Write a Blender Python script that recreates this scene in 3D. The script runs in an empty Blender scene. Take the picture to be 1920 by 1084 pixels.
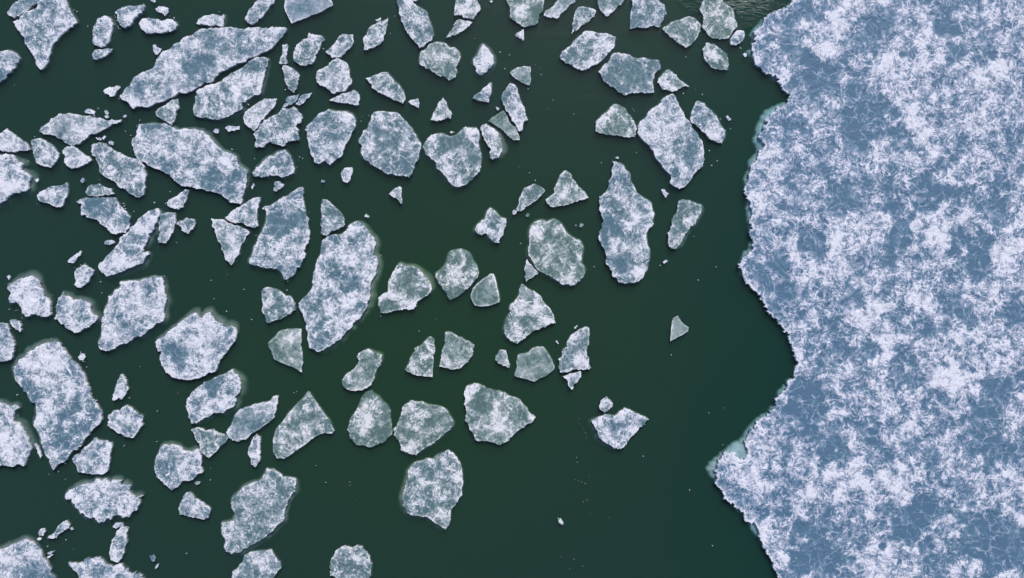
import bpy, bmesh, math, random
import numpy as np
from mathutils import Vector
from mathutils.geometry import delaunay_2d_cdt

# ------------------------------------------------------------------ camera, sky, sun
S = bpy.context.scene
C = S.collection
U = 0.05            # metres of water surface per unit of the survey grid (1920 x 1084 units)
H = 80.0            # drone height above the water
cam_d = bpy.data.cameras.new('drone_camera'); cam = bpy.data.objects.new('drone_camera', cam_d); C.objects.link(cam)
cam.location = (0, 0, H); cam.rotation_euler = (0, 0, 0)
cam_d.sensor_width = 36.0; cam_d.lens = 36.0*H/(1920*U); cam_d.clip_start = 1; cam_d.clip_end = 3000
S.camera = cam
SUN_EL, SUN_AZ = math.radians(48), math.radians(14)     # azimuth clockwise from +Y
w = bpy.data.worlds.new("World"); S.world = w; w.use_nodes = True
nt = w.node_tree; bg = nt.nodes['Background']
sky = nt.nodes.new('ShaderNodeTexSky'); sky.sky_type = 'NISHITA'; sky.sun_disc = False
sky.sun_elevation = SUN_EL; sky.sun_rotation = SUN_AZ
nt.links.new(sky.outputs[0], bg.inputs[0]); bg.inputs[1].default_value = 0.14
sd = bpy.data.lights.new('sun', 'SUN'); sd.energy = 2.2; sd.angle = math.radians(11); sd.color = (1.0, 0.95, 0.89)
so = bpy.data.objects.new('sun', sd); C.objects.link(so)
so.rotation_euler = (math.pi/2-SUN_EL, 0, math.pi-SUN_AZ)
so.location = (0, 0, 60)
S.view_settings.view_transform = 'Standard'; S.view_settings.look = 'None'
S.view_settings.exposure = 0.0; S.view_settings.gamma = 1
S.render.engine = 'CYCLES'
S.cycles.volume_bounces = 0
S.cycles.max_bounces = 6

rnd = random.Random(7)

# ------------------------------------------------------------------ node helpers
class NB:
    def __init__(s, m):
        m.use_nodes = True; s.t = m.node_tree; s.t.nodes.clear()
    def n(s, typ, **kw):
        n = s.t.nodes.new(typ)
        for k, v in kw.items():
            if k.startswith('i_'):
                n.inputs[k[2:].replace('_', ' ')].default_value = v
            else: setattr(n, k, v)
        return n
    def l(s, a, b): s.t.links.new(a, b)
    def put(s, sock, v):
        if isinstance(v, bpy.types.NodeSocket): s.l(v, sock)
        else: sock.default_value = v
    def math(s, op, a, b=None, c=None, clamp=False):
        n = s.t.nodes.new('ShaderNodeMath'); n.operation = op; n.use_clamp = clamp
        s.put(n.inputs[0], a)
        if b is not None: s.put(n.inputs[1], b)
        if c is not None: s.put(n.inputs[2], c)
        return n.outputs[0]
    def step(s, v, lo, hi, a=0.0, b=1.0):
        n = s.t.nodes.new('ShaderNodeMapRange'); n.interpolation_type = 'SMOOTHSTEP'
        s.put(n.inputs[0], v); s.put(n.inputs[1], lo); s.put(n.inputs[2], hi); s.put(n.inputs[3], a); s.put(n.inputs[4], b)
        return n.outputs[0]
    def noise(s, co, scale, detail=6, rough=0.55, dist=0.0):
        n = s.n('ShaderNodeTexNoise'); s.l(co, n.inputs['Vector'])
        n.inputs['Scale'].default_value = scale; n.inputs['Detail'].default_value = detail
        n.inputs['Roughness'].default_value = rough; n.inputs['Distortion'].default_value = dist
        return n.outputs[0]
    def mix(s, f, a, b):
        n = s.n('ShaderNodeMix', data_type='RGBA'); s.put(n.inputs[0], f)
        for k, v in ((6, a), (7, b)):
            if isinstance(v, bpy.types.NodeSocket): s.l(v, n.inputs[k])
            else: n.inputs[k].default_value = (*v, 1)
        return n.outputs[2]

def ice_material():
    m = bpy.data.materials.new('snow_crusted_ice'); B = NB(m)
    co = B.n('ShaderNodeNewGeometry').outputs['Position']
    fine = B.n('ShaderNodeAttribute', attribute_name='fine').outputs['Fac']     # crust of broken floes is finer than the sheet's
    scl = B.n('ShaderNodeVectorMath', operation='SCALE'); B.l(co, scl.inputs[0]); B.l(fine, scl.inputs['Scale']); co = scl.outputs[0]
    snow = B.n('ShaderNodeAttribute', attribute_name='snow').outputs['Fac']
    tone = B.n('ShaderNodeAttribute', attribute_name='tone').outputs['Fac']
    rug = B.n('ShaderNodeAttribute', attribute_name='rug').outputs['Fac']
    # warped coordinates make the snow curl into strands instead of even grain
    def warp(c, scale, amp):
        n = B.n('ShaderNodeTexNoise'); B.l(c, n.inputs['Vector']); n.inputs['Scale'].default_value = scale; n.inputs['Detail'].default_value = 2
        a = B.n('ShaderNodeVectorMath', operation='SUBTRACT'); B.l(n.outputs['Color'], a.inputs[0]); a.inputs[1].default_value = (.5, .5, .5)
        m_ = B.n('ShaderNodeVectorMath', operation='MULTIPLY_ADD'); B.l(a.outputs[0], m_.inputs[0]); m_.inputs[1].default_value = (amp, amp, 0); B.l(c, m_.inputs[2])
        return m_.outputs[0]
    w1 = warp(co, 0.55, 1.6)
    w2 = warp(w1, 2.1, 0.15)
    n0 = B.noise(w1, 0.22, 3, 0.5)
    n1 = B.noise(w2, 0.70, 4, 0.60)
    n2 = B.noise(w2, 2.6, 6, 0.70)
    n3 = B.noise(w1, 7.5, 3, 0.7)
    where = B.step(B.noise(co, 0.25, 3, 0.5, 0.5), 0.38, 0.62)
    where2 = B.step(B.noise(co, 0.9, 2, 0.5, 0.5), 0.42, 0.60)
    def lace(c, scale, wdt):
        n = B.n('ShaderNodeTexVoronoi', feature='DISTANCE_TO_EDGE'); B.l(c, n.inputs['Vector']); n.inputs['Scale'].default_value = scale
        return B.step(n.outputs['Distance'], 0.0, wdt, 1.0, 0.0)
    def ridge(c, scale, lo):
        q = B.math('SUBTRACT', 1.0, B.math('ABSOLUTE', B.math('MULTIPLY_ADD', B.noise(c, scale, 3, 0.55), 2.0, -1.0)))
        return B.step(q, lo, 1.0)
    r1 = B.math('MULTIPLY', ridge(w1, 0.55, 0.962), where)
    r2 = B.math('MULTIPLY', ridge(w2, 2.0, 0.90), 0.8)
    l1 = B.math('MULTIPLY', lace(w2, 0.62, 0.060), where2)
    det = B.math('MULTIPLY', B.math('SUBTRACT', n0, 0.5), 0.9)
    det = B.math('MULTIPLY_ADD', B.math('SUBTRACT', n1, 0.5), 3.3, det)
    det = B.math('MULTIPLY_ADD', B.math('SUBTRACT', n2, 0.5), 3.0, det)
    det = B.math('MULTIPLY_ADD', B.math('SUBTRACT', n3, 0.5), 1.9, det)
    rr = B.math('MULTIPLY_ADD', r1, 0.75, B.math('MULTIPLY', r2, 0.36))
    rr = B.math('ADD', rr, B.math('MULTIPLY', l1, 0.50))
    det = B.math('ADD', det, B.math('SUBTRACT', rr, 0.19))
    det = B.math('MULTIPLY', det, rug)
    # bare ice stays smoother than snow
    calm = B.step(snow, -0.02, 0.40, 0.20, 1.0)
    cloud = B.math('MULTIPLY', B.math('SUBTRACT', B.noise(co, 0.40, 5, 0.6, 1.0), 0.5), 0.75)
    v = B.math('ADD', B.math('MULTIPLY_ADD', det, calm, snow), cloud)
    # thin frosted ridge lines stand out on bare ice too
    v = B.math('MAXIMUM', v, B.math('MULTIPLY', B.math('MULTIPLY', B.math('MAXIMUM', r1, l1), rug), B.step(n2, 0.38, 0.62, 0.12, 0.72)))
    deep = B.mix(tone, (0.065, 0.138, 0.235), (0.080, 0.142, 0.125))
    ice = B.mix(tone, (0.172, 0.288, 0.395), (0.165, 0.250, 0.225))
    pale = B.mix(tone, (0.37, 0.41, 0.53), (0.34, 0.40, 0.38))
    white = B.mix(tone, (0.90, 0.87, 0.92), (0.92, 0.88, 0.88))
    c = B.mix(B.step(v, -0.15, 0.22), deep, ice)
    c = B.mix(B.step(v, 0.10, 0.50), c, pale)
    c = B.mix(B.step(v, 0.46, 1.12), c, white)
    # wet holes melted through the crust
    hole = B.step(B.noise(w2, 3.1, 4, 0.66), 0.585, 0.665)
    hole = B.math('MULTIPLY', B.math('MULTIPLY', hole, calm), B.step(v, 0.15, 0.75, 0.9, 0.3))
    c = B.mix(B.math('MULTIPLY', hole, rug), c, B.mix(tone, (0.045, 0.085, 0.125), (0.055, 0.085, 0.080)))
    bs = B.n('ShaderNodeBsdfPrincipled')
    B.l(c, bs.inputs['Base Color'])
    B.l(B.step(v, 0.1, 0.6, 0.42, 0.85), bs.inputs['Roughness'])
    bs.inputs['Specular IOR Level'].default_value = 0.25
    bp = B.n('ShaderNodeBump'); bp.inputs['Strength'].default_value = 0.6; bp.inputs['Distance'].default_value = 0.16
    B.l(n2, bp.inputs['Height']); B.l(bp.outputs[0], bs.inputs['Normal'])
    B.l(bs.outputs[0], B.n('ShaderNodeOutputMaterial').inputs[0])
    return m

def ledge_material(name='wet_submerged_ice', lo=(0.27, 0.32, 0.32), hi=(0.44, 0.49, 0.49)):
    m = bpy.data.materials.new(name); B = NB(m)
    co = B.n('ShaderNodeNewGeometry').outputs['Position']
    n = B.noise(co, 1.4, 7, 0.68, 0.8)
    c = B.mix(B.step(n, 0.3, 0.7), lo, hi)
    bs = B.n('ShaderNodeBsdfPrincipled'); B.l(c, bs.inputs['Base Color']); bs.inputs['Roughness'].default_value = 0.8
    bs.inputs['Specular IOR Level'].default_value = 0.0
    B.l(bs.outputs[0], B.n('ShaderNodeOutputMaterial').inputs[0])
    return m

def water_material():
    m = bpy.data.materials.new('dark_green_water'); B = NB(m)
    co = B.n('ShaderNodeNewGeometry').outputs['Position']
    sep = B.n('ShaderNodeSeparateXYZ'); B.l(co, sep.inputs[0])
    # wind ripples gather near the tip of the ice sheet; elsewhere the water is calm
    dx = B.math('MULTIPLY', B.math('SUBTRACT', sep.outputs[0], 21.5), 0.17)
    dy = B.math('MULTIPLY', B.math('SUBTRACT', sep.outputs[1], 28.5), 0.25)
    d = B.math('SQRT', B.math('ADD', B.math('MULTIPLY', dx, dx), B.math('MULTIPLY', dy, dy)))
    mask = B.step(d, 0.35, 1.15, 1.0, 0.0)
    rot = B.n('ShaderNodeMapping'); B.l(co, rot.inputs[0]); rot.inputs['Rotation'].default_value = (0, 0, math.radians(-14)); rot.inputs['Scale'].default_value = (0.28, 1.0, 1.0)
    rip = B.noise(rot.outputs[0], 2.6, 4, 0.55, 1.5)
    calm = B.noise(rot.outputs[0], 0.5, 5, 0.6, 1.2)
    hgt = B.math('ADD', B.math('MULTIPLY', B.math('MULTIPLY', rip, mask), 1.1), B.math('MULTIPLY', calm, 0.032))
    bp = B.n('ShaderNodeBump'); bp.inputs['Strength'].default_value = 1.0; bp.inputs['Distance'].default_value = 1.0
    B.l(hgt, bp.inputs['Height'])
    gl = B.n('ShaderNodeBsdfGlossy'); gl.inputs['Roughness'].default_value = 0.30; B.l(bp.outputs[0], gl.inputs['Normal'])
    tr = B.n('ShaderNodeBsdfTransparent')
    # suspended silt differs from place to place: olive in mid channel, dark and clear beside the sheet
    silt = B.noise(co, 0.035, 4, 0.5, 1.0)
    far_ = B.math('SQRT', B.math('ADD', B.math('POWER', B.math('MULTIPLY', B.math('ADD', sep.outputs[0], 8.0), 0.040), 2.0), B.math('POWER', B.math('MULTIPLY', B.math('ADD', sep.outputs[1], 6.0), 0.045), 2.0)))
    k = B.step(B.math('ADD', far_, B.math('MULTIPLY', B.math('SUBTRACT', silt, 0.5), 1.1)), 0.0, 1.35)
    right = B.step(sep.outputs[0], 5.0, 30.0)
    B.l(B.mix(k, (1.0, 1.0, 0.88), B.mix(right, (1.0, 0.95, 1.0), (0.70, 0.92, 0.96))), tr.inputs[0])
    fr = B.n('ShaderNodeFresnel'); fr.inputs['IOR'].default_value = 1.33; B.l(bp.outputs[0], fr.inputs['Normal'])
    mx = B.n('ShaderNodeMixShader'); B.l(fr.outputs[0], mx.inputs[0]); B.l(tr.outputs[0], mx.inputs[1]); B.l(gl.outputs[0], mx.inputs[2])
    vs = B.n('ShaderNodeVolumeScatter'); vs.inputs['Color'].default_value = (0.190, 0.445, 0.335, 1); vs.inputs['Density'].default_value = 1.25
    va = B.n('ShaderNodeVolumeAbsorption'); va.inputs['Color'].default_value = (0.25, 0.65, 0.50, 1); va.inputs['Density'].default_value = 1.7
    ad = B.n('ShaderNodeAddShader'); B.l(vs.outputs[0], ad.inputs[0]); B.l(va.outputs[0], ad.inputs[1])
    out = B.n('ShaderNodeOutputMaterial'); B.l(mx.outputs[0], out.inputs[0]); B.l(ad.outputs[0], out.inputs[1])
    return m

def bed_material():
    m = bpy.data.materials.new('murky_bed'); B = NB(m)
    co = B.n('ShaderNodeNewGeometry').outputs['Position']
    n = B.noise(co, 0.06, 4, 0.5)
    c = B.mix(n, (0.02, 0.045, 0.035), (0.05, 0.09, 0.05))
    bs = B.n('ShaderNodeBsdfPrincipled'); B.l(c, bs.inputs['Base Color']); bs.inputs['Roughness'].default_value = 1
    B.l(bs.outputs[0], B.n('ShaderNodeOutputMaterial').inputs[0])
    return m
ICE, LEDGE, PALE, WATER, BED = ice_material(), ledge_material(), ledge_material('pale_submerged_ice', (0.46, 0.47, 0.50), (0.95, 0.93, 0.95)), water_material(), bed_material()

# ------------------------------------------------------------------ numpy noise
_rs = np.random.RandomState(11); PERM = _rs.rand(512, 512)
def vnoise(x, y):
    xi = np.floor(x).astype(int); yi = np.floor(y).astype(int)
    fx = x-xi; fy = y-yi; fx = fx*fx*(3-2*fx); fy = fy*fy*(3-2*fy)
    g = lambda a, b: PERM[a % 512, b % 512]
    return (g(xi, yi)*(1-fx)+g(xi+1, yi)*fx)*(1-fy)+(g(xi, yi+1)*(1-fx)+g(xi+1, yi+1)*fx)*fy
def fbm(x, y, f, o=4, r=0.55, seed=0):
    s = 0; a = 1; t = 0
    for k in range(o):
        s = s+a*vnoise(x*f+37.1*k+seed*13.7, y*f+91.3*k+seed*5.1); t += a; a *= r; f *= 2.03
    return s/t
def sm(x, a, b):
    t = np.clip((x-a)/(b-a), 0, 1); return t*t*(3-2*t)

# ------------------------------------------------------------------ outlines
T = {'A': 0, 'B': 300, 'C': 600, 'D': 900, 'E': 1160}
R = {'0': 0, '2': 200, '4': 400, '6': 600, '7': 784}
K = 400/1445.0
def parse(tile, s):
    ox, oy = T[tile[0]], R[tile[1]]
    return [(ox+float(p.split(',')[0])*K, oy+float(p.split(',')[1])*K) for p in s.split()]
def fractal(P, rough, seg, rg):
    P = [np.array(p, float) for p in P]
    out = []
    def rec(a, b, amp):
        L = np.linalg.norm(b-a)
        if L < seg: return [a]
        m = (a+b)/2; n = np.array([-(b-a)[1], (b-a)[0]])/L
        m = m+n*rg.gauss(0, 1)*min(amp*L, 2.6)
        return rec(a, m, amp)+rec(m, b, amp)
    for i in range(len(P)): out += rec(P[i], P[(i+1) % len(P)], rough)
    j = min(0.55, rough*6)
    return np.array([p+np.array([rg.uniform(-j, j), rg.uniform(-j, j)]) for p in out])
def inside(pts, poly):
    x, y = pts[:, 0], pts[:, 1]; c = np.zeros(len(pts), bool)
    for i in range(len(poly)):
        x1, y1 = poly[i]; x2, y2 = poly[i-1]
        m = ((y1 > y) != (y2 > y))
        if m.any():
            xx = (x2-x1)*(y-y1)/((y2-y1) if y2 != y1 else 1e-9)+x1
            c ^= m & (x < xx)
    return c
def bdist(pts, poly):
    d = np.full(len(pts), 1e9)
    Q = np.roll(poly, -1, 0)
    for a, b in zip(poly, Q):
        ab = b-a; L = max((ab**2).sum(), 1e-9)
        t = np.clip(((pts-a)@ab)/L, 0, 1)
        dd = ((pts-(a+t[:, None]*ab))**2).sum(1)
        d = np.minimum(d, dd)
    return np.sqrt(d)
def area(P): x, y = P[:, 0], P[:, 1]; return 0.5*abs((x*np.roll(y, -1)-y*np.roll(x, -1)).sum())

def link_mesh(name, bm, mat, parent=None, loc=(0, 0, 0)):
    me = bpy.data.meshes.new(name); bm.to_mesh(me); bm.free()
    me.materials.append(mat)
    for p in me.polygons: p.use_smooth = True
    o = bpy.data.objects.new(name, me); C.objects.link(o); o.location = loc
    if parent: o.parent = parent
    return o
def tag(o, label, cat, group=None):
    o['label'] = label; o['category'] = cat
    if group: o['group'] = group

def slab(name, poly, origin, h, snow, tone, rug, hints, parent, loc, grid, extra=None, bottom=-0.30, seed=0, rim=0.12):
    """an ice plate: triangulated top with snow relief, sides down below the water line"""
    x0, y0 = poly.min(0); x1, y1 = poly.max(0)
    if extra is None:
        gx, gy = np.meshgrid(np.arange(x0, x1, grid), np.arange(y0, y1, grid*0.866))
        gx = gx+(np.arange(gx.shape[0]) % 2)[:, None]*grid/2
        g = np.stack([gx.ravel(), gy.ravel()], 1)
        g = g+_rs.uniform(-.25, .25, g.shape)*grid
    else: g = extra
    g = g[inside(g, poly)]
    near = bdist(g, poly); g = g[near > grid*0.55]
    allp = np.concatenate([poly, g])
    r = delaunay_2d_cdt([Vector(p) for p in allp], [], [list(range(len(poly)))], 1, 1e-4)
    V = np.array([(v.x, v.y) for v in r[0]])
    d = bdist(V, poly)
    sd_ = seed
    # snow cover: broad patches + traced bare / snowy places
    s = snow+(fbm(V[:, 0], V[:, 1], 1/34., 4, .55, sd_)-0.5)*0.95+(fbm(V[:, 0], V[:, 1], 1/9., 3, .6, sd_+3)-0.5)*0.55*rug
    for (hx, hy, hr, hv) in hints:
        wx = (fbm(V[:, 0], V[:, 1], 1/20., 4, .62, 5)-0.5)*hr*1.9; wy = (fbm(V[:, 0], V[:, 1], 1/20., 4, .62, 9)-0.5)*hr*1.9
        if hv > 5:      # a frozen-in ring
            q = np.sqrt((V[:, 0]-hx+wx*.3)**2+(V[:, 1]-hy+wy*.3)**2)-hr
            s = s+(hv-10)*np.exp(-(q/1.7)**2); continue
        q = np.sqrt((V[:, 0]-hx+wx)**2+(V[:, 1]-hy+wy)**2)/hr
        s = s+hv*(1-sm(q, 0.45, 1.30))
    s = s+rim*(1-sm(d, 0.5, 4.0))*2.0*(0.4+1.2*fbm(V[:, 0], V[:, 1], 1/14., 2, .5, 21))
    s = np.clip(s, -0.1, 1.05)
    rough = (fbm(V[:, 0], V[:, 1], 1/5., 3, .65, sd_+1)-0.5)
    h = h*0.78
    z = h*(0.8+0.2*sm(d, 0.0, 4.0)) + h*0.35*np.clip(s, 0, 1) + rough*0.13*rug*(0.25+0.75*np.clip(s, 0, 1))
    z = np.maximum(z, 0.04)
    bm = bmesh.new()
    ox, oy = origin
    def W(px, py, z): f = (H-z)/H; return ((px-960)*U*f-ox, (542-py)*U*f-oy, z)
    vs = [bm.verts.new(W(V[i, 0], V[i, 1], z[i])) for i in range(len(V))]
    for f in r[2]:
        if len(f) == 3:
            try: bm.faces.new([vs[i] for i in f])
            except ValueError: pass
    bm.normal_update()
    if sum(f.normal.z for f in bm.faces) < 0: bmesh.ops.reverse_faces(bm, faces=bm.faces)
    n0 = len(bm.verts)
    be = [e for e in bm.edges if len(e.link_faces) == 1]
    for q in be: q.smooth = False
    ex = bmesh.ops.extrude_edge_only(bm, edges=be)
    nv = [v for v in ex['geom'] if isinstance(v, bmesh.types.BMVert)]
    for v in nv: v.co.z = bottom
    loose = [v for v in bm.verts if not v.link_faces]
    bmesh.ops.delete(bm, geom=loose, context='VERTS')
    bm.verts.ensure_lookup_table()
    be = [e for e in bm.edges if len(e.link_faces) == 1]
    try: bmesh.ops.edgeloop_fill(bm, edges=be)
    except Exception: pass
    bmesh.ops.recalc_face_normals(bm, faces=bm.faces)
    o = link_mesh(name, bm, ICE, parent, loc)
    me = o.data; nvt = len(me.vertices)
    sa = np.full(nvt, float(snow)); k = min(len(s), nvt)
    # nearest lookup by index (top vertices keep their order unless loose ones were dropped)
    if not loose: sa[:k] = s[:k]
    else:
        kept = [i for i in range(len(V))]
        co = np.empty(nvt*3); me.vertices.foreach_get('co', co); co = co.reshape(-1, 3)
        # rebuild from coordinates
        key = {}
        for i in range(len(V)):
            a = W(V[i, 0], V[i, 1], z[i]); key[(round(a[0], 3), round(a[1], 3))] = s[i]
        for i in range(nvt): sa[i] = key.get((round(co[i, 0], 3), round(co[i, 1], 3)), snow)
    me.attributes.new('snow', 'FLOAT', 'POINT').data.foreach_set('value', sa.astype(np.float32))
    me.attributes.new('tone', 'FLOAT', 'POINT').data.foreach_set('value', np.full(nvt, tone, np.float32))
    me.attributes.new('rug', 'FLOAT', 'POINT').data.foreach_set('value', np.full(nvt, rug, np.float32))
    me.attributes.new('fine', 'FLOAT', 'POINT').data.foreach_set('value', np.full(nvt, 1.2 if name == 'ice_slab' and len(V) > 30000 else 1.15+0.13*(seed % 5), np.float32))
    return o

DIRS = {'E': 0, 'NE': 45, 'N': 90, 'NW': 135, 'W': 180, 'SW': 225, 'S': 270, 'SE': 315}
def ledge(poly, origin, spec, parent, seed, depth=0.55):
    """the foot of the floe that spreads out under water"""
    base, sides = 1.7, []
    for t in spec.split():
        nm = t.rstrip('0123456789.'); wd = float(t[len(nm):])
        if nm == 'all': base = wd*1.3
        else: a = math.radians(DIRS[nm]); sides.append((math.cos(a), -math.sin(a), wd))
    # coarse even resample
    P = poly; seg = np.linalg.norm(np.roll(P, -1, 0)-P, axis=1); cum = np.concatenate([[0], np.cumsum(seg)])
    n = max(14, int(cum[-1]/3.5)); Q = []
    Pc = np.concatenate([P, P[:1]])
    for k in range(n):
        t = cum[-1]*k/n; Q.append((np.interp(t, cum, Pc[:, 0]), np.interp(t, cum, Pc[:, 1])))
    Q = np.array(Q)
    for _ in range(2): Q = 0.5*Q+0.25*(np.roll(Q, 1, 0)+np.roll(Q, -1, 0))
    tg = np.roll(Q, -2, 0)-np.roll(Q, 2, 0); tg /= np.linalg.norm(tg, axis=1)[:, None]+1e-9
    nr = np.stack([tg[:, 1], -tg[:, 0]], 1)
    sgn = (Q[:, 0]*np.roll(Q[:, 1], -1)-Q[:, 1]*np.roll(Q[:, 0], -1)).sum()
    if sgn < 0: nr = -nr
    wd = np.full(n, base)
    for (dx, dy, ww) in sides: wd = wd+ww*np.clip(nr@np.array([dx, dy]), 0, 1)**1.5
    wd = wd*(0.55+0.6*fbm(Q[:, 0], Q[:, 1], 1/11., 2, .5, seed+2))*0.9
    for _ in range(5): wd = 0.5*wd+0.25*(np.roll(wd, 1)+np.roll(wd, -1))
    for _ in range(4): nr = nr+np.roll(nr, 1, 0)+np.roll(nr, -1, 0); nr /= np.linalg.norm(nr, axis=1)[:, None]+1e-9
    prof = [(-0.35, -0.10), (0.0, -0.14), (0.25, -0.21), (0.5, -0.31), (0.72, -0.44), (0.92, -0.64), (1.05, -1.0), (1.0, -1.5)]
    bm = bmesh.new(); rings = []; ox, oy = origin
    for t, z in prof:
        k = t if t > 0 else 0
        off = nr*(wd*k)[:, None] if t >= 0 else nr*(-2.5)
        ring = []
        for i in range(n):
            p = Q[i]+off[i]; zz = z*(0.7+0.6*vnoise(np.array([p[0]/7.]), np.array([p[1]/7.]))[0])
            f = (H-zz*0.75)/H
            ring.append(bm.verts.new(((p[0]-960)*U*f-ox, (542-p[1])*U*f-oy, zz)))
        rings.append(ring)
    for a, b in zip(rings, rings[1:]):
        for i in range(n):
            j = (i+1) % n; bm.faces.new((a[i], a[j], b[j], b[i]))
    bm.faces.new(rings[0]); bm.faces.new(rings[-1][::-1])
    bmesh.ops.recalc_face_normals(bm, faces=bm.faces)
    return link_mesh('submerged_ledge', bm, LEDGE, parent)

GF = 'ice floes drifting on the dark water'
GS = 'small ice fragments drifting between the floes'
COUNT = [0]
def F(tile, label, pts, s=0.5, t=0.3, h=0.20, fr='', hint='', rug=1.0, rough=0.095, rim=0.17):
    """one floe: Empty > ice_slab, submerged_ledge"""
    COUNT[0] += 1; seed = COUNT[0]
    rg = random.Random(seed)
    P = fractal(parse(tile, pts), rough, 2.6, rg)
    cx, cy = P.mean(0); origin = ((cx-960)*U, (542-cy)*U)
    e = bpy.data.objects.new('ice_floe', None); C.objects.link(e); e.location = (origin[0], origin[1], 0); e.empty_display_size = 0.5
    tag(e, label, 'ice floe', GF)
    hs = []
    for q in hint.split():
        a = [float(v) for v in q.split(',')]; (hx, hy), = parse(tile, '%f,%f' % (a[0], a[1])); hs.append((hx, hy, a[2]*K, a[3]))
    slab('ice_slab', P, origin, h, s+rg.uniform(0.0, 0.10), min(1, t*0.8+0.38), rug*rg.uniform(0.85, 1.12), hs, e, (0, 0, 0), 2.6, seed=seed, rim=rim)
    ledge(P, origin, fr or 'all2', e, seed)
    return e
def G(tile, label, pts, s=0.75, t=0.2, h=0.10, rug=0.8, group=GS, cat='ice fragment', name='ice_fragment'):
    """a fragment: one small mesh"""
    COUNT[0] += 1; seed = COUNT[0]; rg = random.Random(seed)
    P = fractal(parse(tile, pts), 0.08, 2.2, rg)
    cx, cy = P.mean(0); origin = ((cx-960)*U, (542-cy)*U)
    o = slab(name, P, origin, h, s, t, rug, [], None, (origin[0], origin[1], 0), 1.9, seed=seed, bottom=-0.14)
    tag(o, label, cat, group)
    return o
# ------------------------------------------------------------------ the floes, traced on the survey grid
# --- upper left
F('A0', 'narrow blue-grey strip of ice at the top left corner, above the kite-shaped floe', '45,80 75,45 120,10 140,-20 285,-20 250,25 195,60 140,95 95,125 60,105', .42, .1, .15)
F('A0', 'kite-shaped pale blue floe pointing down at the top left corner', '90,145 150,100 200,75 245,60 255,30 275,-25 420,-25 450,25 470,70 500,110 525,150 490,180 430,220 400,250 360,290 345,330 330,380 318,430 285,468 262,462 240,400 215,360 170,300 140,225 105,180', .60, .05, .22, 'E6 S2', '300,80,50,-.25 230,220,45,-.2 170,190,30,-.2 430,120,80,.2')
F('A0', 'white floe cut by the left edge of the picture, below the kite-shaped floe', '-50,360 0,350 40,342 80,350 110,365 130,390 110,430 75,475 40,510 10,545 -50,600', .62, .05, .22, 'NE5')
F('A0', 'upright white oblong floe with a dark submerged right flank, near the top left', '625,290 630,240 640,170 660,125 705,105 750,125 758,180 748,230 740,275 720,300 680,318 640,305', .72, .05, .28, 'E11 S4', '690,200,35,-.25', rough=0.12)
F('A0', 'small white lens-shaped floe just under the upright oblong floe', '625,375 635,350 680,335 730,328 765,330 745,355 710,380 650,403 630,392', .78, .1, .15, 'E3')
F('A0', 'white ragged floe with a pointed upper right end, near the top left', '775,85 800,65 850,45 890,40 920,45 970,25 978,50 955,85 920,110 900,130 880,170 835,188 810,165 795,120', .72, .05, .28, 'SE7 NW3', '800,70,30,-.4')
F('A0', 'flat white oval floe lying lengthwise near the top, right of the pointed ragged one', '940,160 960,130 1010,120 1050,130 1090,145 1130,128 1170,135 1198,165 1190,190 1150,215 1110,215 1060,222 990,225 960,200', .82, .05, .25, 'E7 SW3')
F('B0', 'small pale half-moon floe with a grey right end above the tip of the longest floe', '245,155 265,125 310,103 360,95 430,97 430,140 430,175 400,180 340,175 300,165 260,165', .62, .2, .16, 'E9')
F('B0', 'longest blue-and-white floe, a blade slanting up to the right, with a smooth blue pool', '858,200 835,235 790,285 745,330 690,355 635,385 580,415 500,440 440,475 380,515 300,555 265,585 225,610 170,632 100,648 30,680 -94,725 -159,715 -179,735 -199,720 -219,690 -274,650 -234,600 -184,530 -124,490 -34,430 -19,395 40,345 90,300 160,255 240,215 300,195 380,188 440,182 520,190 620,187 700,192 760,180 820,185 850,188', .55, .08, .26, 'S3 SE2', '270,460,110,-.62 330,255,60,-.4 430,320,70,-.35 580,235,60,-.35 640,350,50,-.3 60,470,80,.25 -60,640,110,.25 270,330,60,.3 20,560,50,-.25 700,230,80,.15')
F('B0', 'broad grey-white floe tucked under the longest blade-shaped floe', '225,745 240,690 245,620 300,585 390,560 450,525 500,490 560,455 620,405 665,385 735,400 715,455 705,520 690,580 675,635 640,640 590,670 550,700 545,745 500,765 440,795 385,808 330,800 255,792 230,775', .58, .25, .22, 'SE9 E3', '410,670,50,-.2 640,430,60,-.35 640,560,60,.2 500,620,50,.15')
F('A0', 'small grey triangular floe below the lower edge of the longest floe', '1055,765 1065,745 1100,720 1150,685 1210,668 1205,740 1185,800 1165,850 1130,825 1090,805 1060,785', .48, .45, .14)
F('A0', 'wide grey diamond floe with a long thin right tip, left of the longest floe', '265,885 310,845 345,800 400,770 470,765 530,775 590,785 650,800 700,808 760,810 825,805 815,825 740,855 660,900 590,930 545,965 490,988 440,965 395,935 350,915 300,910', .50, .3, .17, 'all2', '480,820,60,-.2 600,900,80,.15', .75)
F('A2', 'white-grey wedge floe cut by the left edge, above the large snowy left-edge floe', '-50,200 15,175 45,150 80,175 115,205 150,230 185,255 205,290 160,300 95,310 40,303 -50,305', .55, .2, .17)
F('A2', 'rounded grey shield-shaped floe right of the left-edge wedge floe', '208,225 245,217 300,225 340,250 375,280 400,320 390,350 370,385 345,412 290,400 245,380 230,340 220,285', .50, .3, .16)
F('A2', 'small grey-white floe with a pointed right end under the wide diamond floe', '420,300 450,270 500,268 540,300 580,335 620,362 590,385 530,408 485,420 450,400 435,375 440,335', .56, .25, .16, 'all2', '', .8)
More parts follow.
